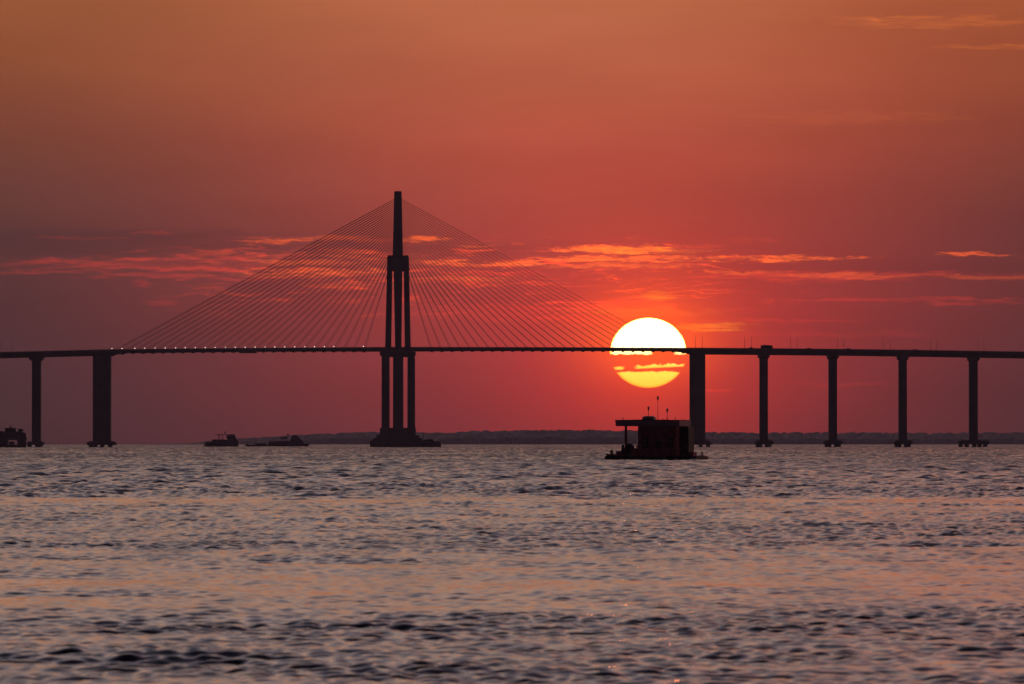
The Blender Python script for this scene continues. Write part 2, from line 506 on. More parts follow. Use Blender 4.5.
# ------------------------------------------------------------------ water
def make_water():
    # rows by distance
    rows = [4.0, 8, 14, 22, 30, 38, 46, 54, 60]
    y = 64.0
    while y < 18400:
        rows.append(y)
        if y < 190: y += 0.065 * (0.7 + y / 400)
        elif y < 1300: y += 0.0005 * y
        elif y < 2500: y += 0.0009 * y
        elif y < 6000: y += 0.002 * y
        else: y += 0.004 * y
    rows = np.array(rows)
    a_in = np.linspace(-0.067, 0.067, 800)
    step = a_in[1] - a_in[0]
    out = []
    a = 0.067; s = step
    while a < 0.62:
        s *= 1.22; a += s; out.append(a)
    out = np.array(out)
    ang = np.concatenate([-out[::-1], a_in, out])
    nr, nc = len(rows), len(ang)
    Y = np.repeat(rows[:, None], nc, 1).astype(np.float32)
    # every row reaches 8 m further to each side than the view does
    reach = rows + 8.0 / 0.067
    X = (reach[:, None] * ang[None, :]).astype(np.float32)
    # calm and rough reaches of the river
    def lf(seed, lx, ly, k=7):
        r = np.random.default_rng(seed)
        s = np.zeros_like(X)
        for _ in range(k):
            f = 2 ** r.uniform(-0.7, 1.2)
            s += np.sin(2 * np.pi * (X / lx * f * r.uniform(-1, 1) + Y / ly * f * r.uniform(0.4, 1.0)) + r.uniform(0, 6.28)) / k ** 0.5
        return s
    sc = np.clip(Y / 150.0, 0.5, 12)
    Yw = Y * (1 + 0.035 * lf(3, 14, 30) * np.clip(200 / Y, 0.3, 1) + 0.012 * lf(8, 60, 90))
    yy = [70, 102, 116, 126, 136, 156, 180, 215, 330, 350, 366, 378, 388, 402, 440, 750, 1050, 1500, 20000]
    aa = [1.15, 1.25, 1.15, .9, .60, .55, .8, 1.25, 1.45, 1.35, .8, .7, 1.5, 2.6, 3.2, 3.0, 2.3, 2.1, 2.1]
    A = np.interp(Yw, yy, aa).astype(np.float32)
    A *= np.clip(1 + 0.28 * lf(21, 9, 16) + 0.15 * lf(22, 40, 60), 0.45, 1.7)
    # unresolved waves are handed to the surface roughness
    dr = np.gradient(rows)
    cell_x = np.maximum(reach * step, 0.02)
    cell = np.maximum(cell_x * 1.0, np.minimum(dr, 0.4) * 1.0)[:, None]
    colw = np.concatenate([np.linspace(0, 1, len(out))[::-1], np.zeros(len(a_in)), np.linspace(0, 1, len(out))])
    cell = cell * (1 + 60 * colw[None, :] ** 1.2)
    Z = np.zeros_like(X)
    miss = np.zeros_like(X)
    far = np.interp(Y, [130, 300, 700], [0.30, 0.38, 0.7]).astype(np.float32)
    r = np.random.default_rng(5)
    NW = 64
    lam = np.exp(np.linspace(np.log(0.16), np.log(9.0), NW))
    for i, L in enumerate(lam):
        L *= r.uniform(0.93, 1.07)
        th = r.normal(0, 0.48) + (0.25 if i % 2 else -0.15)
        kx, ky = np.sin(th) * 2 * np.pi / L, np.cos(th) * 2 * np.pi / L
        # slope budget over wavelength: most around 0.8 - 3 m
        s = 0.040 * np.exp(-((np.log(L) - np.log(0.36)) / 0.85) ** 2) + 0.010 * np.exp(-((np.log(L) - np.log(2.3)) / 0.5) ** 2) + 0.010
        w = np.clip((L / cell - 1.4) / 1.4, 0, 1).astype(np.float32)
        ph = r.uniform(0, 6.28)
        mod = A if L < 4 else np.sqrt(A)
        if 0.62 < L < 4: mod = A * far
        arg = (kx * X + ky * Y + ph).astype(np.float32)
        # slow phase wander breaks the regular trains
        arg += 0.9 * np.sin(X * (0.31 / L) + Y * (0.23 / L) + 5 * ph) + 0.7 * np.sin(-X * 0.17 / L + Y * 0.29 / L + 3 * ph)
        Z += (s * L / (2 * np.pi) * 1.414) * w * mod * (np.sin(arg) + 0.22 * np.cos(2 * arg))
        miss += ((1 - w) * mod * s) ** 2
    Z *= np.clip((Y - 58) / 10.0, 0, 1)
    cap = np.interp(Y, [300, 700, 1500, 4000], [.012, .03, .16, .25])
    cap = np.maximum(cap, 0.22 * np.clip(colw * 4, 0, 1)[None, :])
    cap = np.maximum(cap, 0.20 * np.clip((70 - Y) / 8, 0, 1))
    miss = np.maximum(miss, (0.3 * np.clip((70 - Y) / 8, 0, 1)) ** 2)
    rough = np.sqrt(np.clip(1.414 * np.sqrt(miss + 0.018 ** 2), 0.0, cap)).astype(np.float32)
    co = np.empty((nr * nc, 3), np.float32)
    co[:, 0] = X.ravel(); co[:, 1] = Y.ravel(); co[:, 2] = Z.ravel()
    idx = np.arange(nr * nc, dtype=np.int32).reshape(nr, nc)
    q = np.stack([idx[:-1, :-1], idx[:-1, 1:], idx[1:, 1:], idx[1:, :-1]], -1).reshape(-1, 4)
    me = bpy.data.meshes.new('water')
    me.vertices.add(len(co)); me.vertices.foreach_set('co', co.ravel())
    me.loops.add(q.size); me.loops.foreach_set('vertex_index', q.ravel())
    me.polygons.add(len(q))
    me.polygons.foreach_set('loop_start', np.arange(0, q.size, 4, dtype=np.int32))
    me.polygons.foreach_set('use_smooth', np.ones(len(q), bool))
    at = me.attributes.new('ripple_rough', 'FLOAT', 'POINT')
    at.data.foreach_set('value', rough.ravel())
    me.update(calc_edges=True)
    print('water verts', len(co), nr, nc, 'z rms near', Z[200:600].std())
    m = bpy.data.materials.new('river_water')
    m.use_nodes = True
    k = N(m.node_tree)
    b = m.node_tree.nodes['Principled BSDF']
    b.inputs['Base Color'].default_value = (0.012, 0.012, 0.016, 1)
    b.inputs['IOR'].default_value = 1.333
    at_n = k.new('ShaderNodeAttribute', attribute_name='ripple_rough')
    po = k.new('ShaderNodeNewGeometry').outputs['Position']
    cat = k.noise(k.v('MULTIPLY', po, (0.55, 0.016, 0.0)), 1.0, 6, 0.7, 0.3)     # cat's-paws: gusts that roughen the far water
    gust = k.noise(k.v('MULTIPLY', po, (0.03, 0.004, 0.0)), 1.0, 3, 0.6)
    cp = k.smooth(k.m('ADD', k.m('MULTIPLY', cat, 0.75), k.m('MULTIPLY', gust, 0.25)), 0.36, 0.64, 0.35, 1.55)
    k.put(b.inputs['Roughness'], k.m('MAXIMUM', k.m('MULTIPLY', at_n.outputs['Fac'], cp), 0.075))
    me.materials.append(m)
    o = bpy.data.objects.new('water', me)
    col.objects.link(o)
    tag(o, kind='structure')


make_water()

# ------------------------------------------------------------------ far shore
def far_shore():
    b = MB()
    b.hexa([(-7600, 16900), (7600, 16900), (7600, 18600), (-7600, 18600)], -0.6,
           [(-7600, 16960), (7600, 16960), (7600, 18600), (-7600, 18600)], 0.9)
    tag(b.build('far_shore', M_SOIL), kind='structure')

    def wood(name, D, pts, depth, seed):
        k = D / F
        xs = np.arange(-1500, 2600, 1.6)
        top = np.interp(xs, [q[0] for q in pts], [EYE + (HOR - q[1]) * k for q in pts])
        ny = 26
        r = np.random.default_rng(seed)
        vs, fs = [], []
        # irregular crowns: a sum of random bumps per row
        for j in range(ny):
            fy = j / (ny - 1)
            prof = math.sin(math.pi * min(1, fy * 1.02)) ** 0.35 if 0 < fy < 1 else 0.0
            bump = np.zeros_like(xs)
            for c in range(700):
                cx = r.uniform(-1500, 2600); w = r.uniform(1.6, 7); h = r.uniform(0.3, 1.0) ** 2 * 2.2
                sel = np.abs(xs - cx) < w
                bump[sel] = np.maximum(bump[sel], h * np.sqrt(1 - ((xs[sel] - cx) / w) ** 2))
            z = 0.8 + (np.maximum(top - 0.8 - 2.2, 0.0) * prof + 3.2 * bump * min(1, prof * 1.2) * np.clip((top - 1.5) / 5, 0, 1))
            for i, x in enumerate(xs):
                vs.append(((x - 512) * k, D + fy * depth, float(z[i])))
        nx = len(xs)
        for j in range(ny - 1):
            for i in range(nx - 1):
                a = j * nx + i
                fs.append((a, a + 1, a + nx + 1, a + nx))
        mb = MB(); mb.v = vs; mb.f = fs
        me = bpy.data.meshes.new(name)
        me.from_pydata(vs, [], fs)
        me.materials.append(M_LEAF)
        o = bpy.data.objects.new(name, me)
        col.objects.link(o)
        tag(o, kind='stuff')
        return o
    o = wood('forest', 17000, [(-1500, 444), (400, 444), (425, 438), (445, 434.2), (470, 432.4), (520, 431.6), (600, 431.4),
                          (650, 432.2), (700, 433.4), (760, 434.2), (850, 433.6), (940, 434.4), (1024, 433.8), (1300, 433),
                          (2600, 434)], 500, 3)
    tag(o, 'long dark forested river bank on the horizon to the right of the pylon', 'forest')
    o = wood('forest', 17900, [(-1500, 444.6), (60, 444.4), (150, 443.6), (190, 443), (225, 440.8), (260, 438.6), (300, 436.2),
                          (330, 434.4), (362, 433.2), (400, 433.4), (470, 435), (560, 438), (700, 441), (2600, 442)], 500, 4)
    tag(o, 'low wooded rise on the horizon behind the boats and the pylon footing', 'forest')


far_shore()

# ------------------------------------------------------------------ the bridge
BD = 5600.0
KB = BD / F


def bx(px): return (px - 512) * KB
def bz(py): return EYE + (HOR - py) * KB


DECK_TOP = [(-420, 362), (-200, 356.5), (-60, 353.2), (0, 352.0), (60, 350.6), (102, 349.4), (250, 347.9), (398, 346.9), (550, 347.2),
            (698, 347.7), (766, 348.2), (850, 349.0), (930, 350.1), (1024, 351.6), (1200, 355), (1420, 360)]
DECK_TH = [(-420, 6.3), (104, 6.3), (111, 6.4), (118, 5.0), (128, 4.0), (250, 3.9), (340, 4.2), (384, 4.6), (412, 4.6), (470, 4.0),
           (600, 3.7), (672, 3.7), (684, 5.2), (690, 6.8), (1420, 7.0)]


def dtop(px): return float(np.interp(px, [q[0] for q in DECK_TOP], [q[1] for q in DECK_TOP]))
def dth(px): return float(np.interp(px, [q[0] for q in DECK_TH], [q[1] for q in DECK_TH]))


bridge = empty('cable_stayed_bridge', (bx(398), BD, 0),
               'long cable-stayed road bridge with one tall concrete pylon and slender piers', 'bridge')
BO = np.array([bx(398), BD, 0.0])


def bpart(mb, name, mat, parent=None, smooth=False):
    """parts of the bridge are modelled in place, then hung under the bridge"""
    o0 = BO
    mb.v = [(x - o0[0], y - o0[1], z - o0[2]) for x, y, z in mb.v]
    o = mb.build(name, mat, parent or bridge, smooth)
    return o


def build_deck():
    b = MB()
    pxs = sorted(set(list(range(-420, 1421, 8)) + [104, 111, 118, 128, 672, 684, 690]))
    secs = []
    for px in pxs:
        zt, zb = bz(dtop(px)) - 1.1, bz(dtop(px) + dth(px))
        x = bx(px)
        app = px < 112 or px > 688
        hw, hb = 10.2, (6.0 if app else 9.0)
        lip = 0.5
        secs.append([(x, BD - hw, zt), (x, BD - hw, zt - lip), (x, BD - hb, zb), (x, BD + hb, zb),
                     (x, BD + hw, zt - lip), (x, BD + hw, zt)])
    b.loft(secs)
    # cross beams under the thin main deck, one at each stay
    for i in range(26):
        for sgn in (-1, 1):
            px = 398 + sgn * (34 + 10.05 * i)
            z = bz(dtop(px) + dth(px))
            b.box(bx(px) - 0.9, bx(px) + 0.9, BD - 9.6, BD + 9.6, z - 0.55, z + 1.0)
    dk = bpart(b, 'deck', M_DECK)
    pr = MB()
    for s in (-1, 1):
        secs = []
        for px in pxs:
            z = bz(dtop(px)); x = bx(px); yc = BD + s * 9.95
            secs.append([(x, yc - 0.15, z - 1.097), (x, yc + 0.15, z - 1.097), (x, yc + 0.12, z - 0.25), (x, yc - 0.12, z - 0.25)])
        pr.loft(secs)
    bpart(pr, 'parapet', M_DECK, dk)
    rl = MB()
    for s in (-1, 1):
        pts = [(bx(px), BD + s * 9.95, bz(dtop(px)) - 0.02) for px in range(-420, 1421, 20)]
        for a, c in zip(pts[:-1], pts[1:]):
            rl.tube(a, c, 0.05, seg=4)
        for px in np.arange(-420, 1420, 5):
            rl.tube((bx(px), BD + s * 9.95, bz(dtop(px)) - 0.27), (bx(px), BD + s * 9.95, bz(dtop(px)) - 0.02), 0.05, seg=4)
    bpart(rl, 'railing', M_STEEL, dk)
    sg = MB()
    sg.box(bx(248) - 6, bx(248) + 6, BD - 3, BD + 3, bz(353.2), bz(351.6))
    bpart(sg, 'maintenance_gantry', M_STEEL, dk)


build_deck()


def build_pier(px0, px1, py_cap, cap_x, ft_x, ft_z, piles, depth=9.0, wide=False):
    zt = bz(py_cap)
    zf = bz(ft_z[0])
    zfb = bz(ft_z[1])
    b = MB()
    x0, x1 = bx(px0), bx(px1)
    xc, w = (x0 + x1) / 2, x1 - x0
    if wide:
        # twin-bladed anchor pier: two leaves joined by a recessed web
        b.taper((x0 + w * .2, BD), w * .4, depth, zf, (x0 + w * .2, BD), w * .4, depth, zt)
        b.taper((x1 - w * .27, BD), w * .54, depth, zf, (x1 - w * .27, BD), w * .54, depth, zt)
        b.box(x0 + w * .35, x1 - w * .4, BD - depth / 2 + 0.9, BD + depth / 2 - 0.9, zf, zt - 0.01)
    else:
        b.taper((xc, BD), w, depth, zf, (xc, BD), w * .985, depth * .96, zt)
        b.box(xc - w * .22, xc + w * .22, BD - depth / 2 - 0.28, BD - depth / 2 + 0.4, zf, zt - 3)
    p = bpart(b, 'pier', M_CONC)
    c = MB()
    zc = bz(dtop((px0 + px1) / 2) + dth((px0 + px1) / 2)) - 0.003
    if zc - zt > 0.2:
        c.hexa([(bx(px0) - .2, BD - 5.5), (bx(px1) + .2, BD - 5.5), (bx(px1) + .2, BD + 5.5), (bx(px0) - .2, BD + 5.5)], zt - 1.2,
               [(bx(cap_x[0]), BD - 7), (bx(cap_x[1]), BD - 7), (bx(cap_x[1]), BD + 7), (bx(cap_x[0]), BD + 7)], zt)
        c.box(bx(cap_x[0]), bx(cap_x[1]), BD - 7, BD + 7, zt + .002, zc)
        bpart(c, 'pier_cap', M_CONC, p)
    f = MB()
    f.box(bx(ft_x[0]), bx(ft_x[1]), BD - 8.5, BD + 8.5, zfb, zf)
    f.box(bx(ft_x[0]) + 1.2, bx(ft_x[1]) - 1.2, BD - 7, BD + 7, zf + .003, zf + .7)
    bpart(f, 'footing', M_CONC, p)
    for pp in piles:
        for yy in (-5.5, 5.5):
            q = MB().tube((bx(pp), BD + yy, -4), (bx(pp), BD + yy, zfb - .003), 1.25, seg=12)
            bpart(q, 'pile', M_CONC, p, True)


build_pier(32.2, 41.0, 359.2, (29.4, 43.8), (26.4, 44.4), (442.4, 444.9), (29.6, 40.6, 37.2))
build_pier(93.2, 111.0, 355.8, (92.2, 111.6), (87.4, 116.2), (442.2, 445.0), (90.8, 95.4, 102.3, 110.2), 12, True)
build_pier(689.6, 705.2, 354.5, (689.0, 706.4), (684, 711), (441.6, 444.8), (687, 692, 700.5, 708), 12, True)
for c, w, fw, nn in ((763.6, 8.4, 9.4, 2), (832.7, 8.4, 9.3, 2), (902.6, 8.2, 9.3, 2), (973.2, 8.6, 15.2, 4),
                     (1044.5, 8.6, 10, 2), (1116, 8.6, 10, 2)):
    pl = (c - 6, c - 3.4, c + 3.4, c + 6) if nn == 2 else (c - 12.6, c - 6.6, c + 1, c + 6.2, c + 12)
    build_pier(c - w / 2, c + w / 2, dtop(c) + 7.0 + 1.7, (c - w / 2 - 1.6, c + w / 2 + 1.6), (c - fw, c + fw), (441.2, 444.2), pl)
for c in (-31, -98):
    build_pier(c - 4.3, c + 4.3, dtop(c) + 6.3 + 1.7, (c - 6.4, c + 6.4), (c - 9.3, c + 9.3), (442.2, 444.9), (c - 6, c - 3.4, c + 3.4, c + 6))


def build_pylon():
    zt = bz(191.8)
    b = MB()
    # upper shaft carrying the stays
    b.taper((bx(397.8), BD), 10.2 * KB, 6.4, bz(256.2), (bx(397.9), BD), 7.4 * KB, 5.2, zt)
    b.box(bx(394.6), bx(401.2), BD - 1.9, BD + 1.9, zt, zt + 0.45)
    b.tube((bx(398), BD, zt + .4), (bx(398), BD, zt + 3.0), 0.06, seg=5)
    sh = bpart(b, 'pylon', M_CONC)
    c = MB()
    c.taper((bx(398), BD), 20.6 * KB, 9.6, bz(257.4), (bx(398), BD), 21.2 * KB, 9.8, bz(255.4))
    bpart(c, 'shoulder', M_CONC, sh)
    zk, zd = bz(257.42), bz(353.0)
    for s in (-1, 1):
        for (cx0, w0, cx1, w1) in ((389.9, 5.2, 388.1, 5.6), (397.9, 9.0, 398.3, 5.6), (406.2, 5.2, 407.9, 5.6)):
            l = MB()
            l.taper((bx(cx1), BD + s * 12.6), w1 * KB, 3.6, zd, (bx(cx0), BD + s * 3.0), w0 * KB, 3.4, zk)
            bpart(l, 'leg', M_CONC, sh)
    # web that fills the crotch between shaft and legs just below the shoulder
    w = MB()
    w.taper((bx(398), BD), 16.0 * KB, 5.6, bz(271.5), (bx(398), BD), 17.2 * KB, 5.8, bz(257.45))
    bpart(w, 'crotch_web', M_CONC, sh)
    cb = MB()
    cb.box(bx(380.2), bx(415.6), BD - 15.2, BD + 15.2, bz(355.7), bz(352.0))
    cb.box(bx(381.6), bx(414.2), BD - 14.2, BD + 14.2, bz(357.0), bz(355.72))
    bpart(cb, 'crossbeam', M_CONC, sh)
    for s in (-1, 1):
        for (x0, x1) in ((381.8, 389.4), (393.2, 403.2), (407.6, 415.0)):
            l = MB()
            xc = (bx(x0) + bx(x1)) / 2
            l.taper((xc, BD + s * 9.4), (x1 - x0) * KB, 6.2, bz(428.5), (xc, BD + s * 11.8), (x1 - x0) * KB * .97, 5.6, bz(357.02))
            bpart(l, 'leg', M_CONC, sh)
    f = MB()
    steps = [(380.2, 415.8, 427.8, 435), (377.0, 419.2, 435, 438), (373.6, 422.4, 438, 440.6), (370.6, 425.6, 440.6, 447.2)]
    for i, (x0, x1, y0, y1) in enumerate(steps):
        dpt = 16 + i * 2.4
        f.box(bx(x0), bx(x1), BD - dpt, BD + dpt, bz(y1) if i < 3 else -3.0, bz(y0) - (0.004 if i else 0))
    bpart(f, 'footing', M_CONC, sh)
    return sh


build_pylon()

# stays: two planes of twenty-six on each side of the pylon
def stays():
    k = 0
    left = [363.7 - 9.98 * i for i in range(26)]
    right = [430.5 + 9.72 * i for i in range(26)]
    last = MB()
    for side, xs in ((-1, left), (1, right)):
        for i, px in enumerate(xs):
            for pl in (-1, 1):
                f = i / 25.0
                zt = bz(256.0 - 57.0 * f ** 0.86)
                xt = 398 + side * (4.9 - 1.5 * f)
                off = 0.0 if pl < 0 else 1.2
                a = (bx(px + off), BD + pl * 9.3, bz(dtop(px)) - 0.9)
                c = (bx(xt), BD + pl * 1.6, zt)
                if i == 0:
                    last.tube(a, c, 0.13, seg=5)
                    continue
                o = MB().tube(a, c, 0.12, seg=5)
                bpart(o, 'stay_cable', M_CABLE)
    o = bpart(last, 'stay_cable', M_CABLE)
    o['kind'] = 'stuff'


stays()

# floodlights at the foot of the left-hand stays, all burning
def floodlights():
    xs = [112.6, 122.6, 135.5, 145.4, 155.7, 165.9, 176.2, 185.8, 195.8, 205.8, 215.7, 226, 235.7, 245.6, 255.6, 265.5, 275.2,
          285.2, 295.1, 305.1, 314.8, 324.7, 334.1, 363.7]
    bm = MB()
    bm.box(-.25, .25, -.2, .2, 0, .22); bm.tube((0, 0, .2), (0, 0, 1.3), .06, seg=5)
    lm = MB()
    lm.ball((0, -0.1, 1.5), .24, .22, .24)
    me_b, me_l = bm.mesh('floodlight_stand', M_STEEL), lm.mesh('bulb', M_LAMP, True)
    for i, px in enumerate(xs):
        z = bz(dtop(px)) - 1.1
        r = empty('floodlight', (bx(px), BD - 9.45, z), 'small lit lamp in the row along the left half of the bridge deck', 'lamp',
                  'lit lamps along the left span')
        for nm, me in (('stand', me_b), ('bulb', me_l)):
            o = bpy.data.objects.new(nm, me); o.parent = r; col.objects.link(o)
        if i == 23:
            r['label'] = 'lit lamp standing alone on the bridge deck close to the pylon'
            del r['group']
        s = 1.0 + 0.28 * math.sin(i * 2.3) ** 2 - (0.12 if i in (0, 4, 6, 21) else 0)
        r.scale = (s, 1, 1)


floodlights()

# street lamps on the right approach (unlit)
def lamp_posts():
    pm = MB()
    pm.tube((0, 0, 0), (0, 0, 8.6), 0.15, 0.09, seg=6)
    am = MB()
    am.tube((0, 0, 8.55), (0, 1.8, 9.0), 0.06, 0.05, seg=5)
    hm = MB()
    hm.box(-.16, .16, 1.6, 2.3, 8.92, 9.06)
    mp, ma, mh = pm.mesh('pole', M_STEEL), am.mesh('arm', M_STEEL), hm.mesh('lamp_head', M_STEEL)
    near = [(695.2, 'above the wide pier beside the sun'), (744.3, 'just left of the bus'), (790.2, 'right of the bus'),
            (836.8, 'over the second slender pier'), (883.2, 'left of the third slender pier'),
            (930, 'right of the third slender pier'), (977.2, 'over the rightmost pier')]
    for i, (px, where) in enumerate(near):
        for s, dxp in ((-1, 0), (1, 7.6)):
            q = px + dxp
            z = bz(dtop(q)) - 1.1
            r = empty('street_lamp', (bx(q), BD + s * 9.3, z),
                      ('thin street lamp on the deck near side ' if s < 0 else
                       'thin street lamp on the deck far side ') + where, 'street lamp', 'street lamps on the bridge',
                      0 if s < 0 else math.pi)
            for nm, me in (('pole', mp), ('arm', ma), ('lamp_head', mh)):
                o = bpy.data.objects.new(nm, me); o.parent = r; col.objects.link(o)
    for px, where in ((2, 'at the left edge of the photo'), (12.5, 'between the left edge and the first pier')):
        r = empty('street_lamp', (bx(px), BD - 9.3, bz(dtop(px)) - 1.1), 'thin unlit street lamp on the deck ' + where,
                  'street lamp', 'street lamps on the bridge')
        for nm, me in (('pole', mp), ('arm', ma), ('lamp_head', mh)):
            o = bpy.data.objects.new(nm, me); o.parent = r; col.objects.link(o)


lamp_posts()

# traffic on the bridge
def wheel_mesh():
    return MB().tube((0, -.14, 0), (0, .14, 0), .46, seg=14).mesh('wheel', M_RUB)


MW = wheel_mesh()


def wheels(root, xs, hw, r=1.0):
    for x in xs:
        for s in (-1, 1):
            o = bpy.data.objects.new('wheel', MW)
            o.location = (x, s * hw, .46 * r); o.scale = (r, 1, r)
            o.parent = root
            col.objects.link(o)


def road_z(px): return bz(dtop(px)) - 1.09


def bus(px):
    r = empty('bus', (bx(px), BD - 5, road_z(px)), 'boxy dark bus crossing the bridge above the first slender pier right of the sun', 'bus')
    w = 4.05
    b = MB()
    b.prism_y([(-w, .5), (w, .5), (w, 2.7), (w - .25, 3.0), (-w + .15, 3.0), (-w, 2.8)], -1.25, 1.25)
    b.build('body', M_DARKP, r)
    g = MB()
    for i in range(6):
        g.box(-3.6 + i * 1.22, -2.6 + i * 1.22, -1.28, -1.2, 1.6, 2.5)
    g.build('window', M_GLASS, r)
    MB().box(-2.6, 1.6, -.9, .9, 3.003, 3.22).build('roof_box', M_DARKP, r)
    wheels(r, (-2.5, 2.6), 1.12)


def car(px, label, lane=-5):
    r = empty('car', (bx(px), BD + lane, road_z(px)), label, 'car', 'cars crossing the bridge')
    b = MB()
    b.prism_y([(-2.1, .3), (2.1, .3), (2.15, .75), (1.9, .92), (.95, 1.0), (.45, 1.52), (-1.1, 1.55), (-1.75, 1.02), (-2.1, .95)], -.85, .85)
    b.build('body', M_DARKP, r)
    g = MB()
    g.prism_y([(.8, 1.03), (.4, 1.46), (-1.0, 1.49), (-1.5, 1.06)], -.87, .87)
    g.build('window', M_GLASS, r)
    wheels(r, (-1.35, 1.35), .78, .68)


bus(766.4)
car(751.3, 'car crossing the bridge just left of the bus')
car(809.0, 'car crossing the bridge between the first two slender piers')
car(848.2, 'car crossing the bridge just right of the second slender pier')
car(915.3, 'car crossing the bridge just right of the third slender pier')

# ------------------------------------------------------------------ boats
def hull(L, W, H, bow=0.22, sheer=0.35, flip=1):
    """a boat hull from x=-L/2 (stern) to L/2 (bow) standing in the water"""
    b = MB()
    secs = []
    for f in (0, .04, .2, .5, 1 - bow, 1 - bow * .5, 1 - bow * .15, 1.0):
        x = (-L / 2 + L * f) * flip
        k = 1.0 if f < 1 - bow else max(0.06, 1 - ((f - (1 - bow)) / bow) ** 1.8)
        if f == 0: k = .9
        h = H + sheer * max(0, (f - .6) / .4) ** 2
        w = W / 2 * k
        secs.append([(x, -w * .75, -.5), (x, w * .75, -.5), (x, w, h * .75), (x, w, h), (x, -w, h), (x, -w, h * .75)])
    b.loft(secs)
    return b


def ferry_left():
    D = 5050.0; k = D / F
    X = lambda px: (px - 6) * k
    Zp = lambda py: EYE + (HOR - py) * k
    r = empty('riverboat', ((6 - 512) * k, D, 0), 'two-deck riverboat with a wheelhouse and funnel cut by the left edge', 'boat', 'boats on the far water')
    hull(40.6 * k, 7.5, Zp(444.6), .16, .5, -1).build('hull', M_DARKP, r)
    b = MB()
    b.box(X(-9), X(8.5), -3, 3, Zp(444.58), Zp(440)); b.box(X(17.6), X(26.2), -3, 3, Zp(444.58), Zp(440))
    b.box(X(9.4), X(14.4), -2.2, 2.2, Zp(444.58), Zp(441.6))
    b.build('lower_cabin', M_DARKP, r)
    b = MB()
    b.box(X(-12), X(26.8), -3.6, 3.6, Zp(439.98), Zp(437.5)); b.box(X(-10), X(26.2), -3.3, 3.3, Zp(437.49), Zp(433.6))
    b.build('upper_deck', M_DARKP, r)
    g = MB()
    for i in range(8):
        g.box(X(-8.5 + i * 4.1), X(-6.2 + i * 4.1), -3.34, -3.2, Zp(437), Zp(435))
    g.build('window', M_GLASS, r)
    b = MB()
    b.prism_y([(X(5), Zp(433.58)), (X(16.4), Zp(433.58)), (X(16), Zp(429)), (X(16.4), Zp(428)), (X(4), Zp(428)), (X(5.4), Zp(429.4))], -2.4, 2.4)
    b.build('wheelhouse', M_DARKP, r)
    b = MB()
    b.tube((X(20.3), 0, Zp(433.58)), (X(20.8), 0, Zp(428.8)), 1.5, 1.2, 10); b.box(X(18), X(23.6), -1.2, 1.2, Zp(430.6), Zp(429.2))
    b.build('funnel', M_DARKP, r)
    b = MB(); b.prism_y([(X(-4), Zp(433.58)), (X(5), Zp(433.58)), (X(4.4), Zp(431.4)), (X(1), Zp(430.9)), (X(-3), Zp(431.9))], -2.6, 2.6); b.build('canopy', M_DARKP, r)
    b = MB(); b.prism_y([(X(16.6), Zp(433.58)), (X(25.6), Zp(433.58)), (X(24.6), Zp(432.4)), (X(17), Zp(431.3))], -2.2, 2.2)
    b.build('deck_locker', M_DARKP, r)
    b = MB()
    for px in np.arange(-11, 26.5, 2.2):
        b.tube((X(px), -3.5, Zp(433.6)), (X(px), -3.5, Zp(432.2)), .06, seg=4)
    b.tube((X(-11), -3.5, Zp(432.2)), (X(26), -3.5, Zp(432.2)), .07, seg=4)
    b.build('railing', M_STEEL, r)
    MB().tube((X(-14), -3.55, Zp(445.4)), (X(26), -3.55, Zp(445.4)), .18, seg=6).build('rubbing_strake', M_RUB, r)
    b = MB(); b.tube((X(10.8), 0, Zp(428)), (X(10.8), 0, Zp(424.2)), .3, .16); b.tube((X(9.2), 0, Zp(427.2)), (X(12.6), 0, Zp(427.2)), .3, .3)
    b.build('mast', M_STEEL, r)
    b = MB()
    for px in (10, 12.3, 14.6, 16.8):
        b.tube((X(px), -3.2, Zp(444.6)), (X(px), -3.2, Zp(440)), .07)
    b.build('stanchion', M_STEEL, r)


def trawler():
    D = 6400.0; k = D / F
    X = lambda px: (px - 221.3) * k
    Zp = lambda py: EYE + (HOR - py) * k
    r = empty('riverboat', ((221.3 - 512) * k, D, 0), 'dark riverboat with a high solid hull and a slanted wheelhouse near its right end', 'boat', 'boats on the far water')
    hull(34.4 * k, 7, Zp(442.2), .1, .3, -1).build('hull', M_DARKP, r)
    b = MB(); b.prism_y([(X(211.6), Zp(442.18)), (X(238.6), Zp(442.18)), (X(238.2), Zp(440.1)), (X(213.4), Zp(439.4)), (X(212.2), Zp(440.2))], -2.9, 2.9)
    b.build('upper_hull', M_DARKP, r)
    b = MB(); b.prism_y([(X(227.6), Zp(439.9)), (X(237.4), Zp(440.2)), (X(234.9), Zp(435)), (X(228.4), Zp(435)), (X(225.8), Zp(436.2)), (X(226.6), Zp(437.4))], -2.2, 2.2)
    w = b.build('wheelhouse', M_DARKP, r)
    g = MB(); g.box(X(228.6), X(230.4), -2.26, -2.1, Zp(438.6), Zp(436.6)); g.box(X(231.2), X(233.4), -2.26, -2.1, Zp(438.6), Zp(436.6))
    g.build('window', M_GLASS, w)
    b = MB(); b.box(X(216.4), X(236), -2.4, 2.4, Zp(434.98), Zp(434.3)); b.build('roof', M_DARKP, r)
    for px in (218.4, 220, 222.8):
        MB().tube((X(px), -2, Zp(439.5)), (X(px), -2, Zp(434.98)), .24).build('post', M_STEEL, r)
    b = MB(); b.tube((X(225.2), 0, Zp(434.5)), (X(225.2), 0, Zp(432.2)), .22); b.ball((X(225.2), 0, Zp(432.4)), .8, .5, .55)
    b.build('mast', M_STEEL, r)


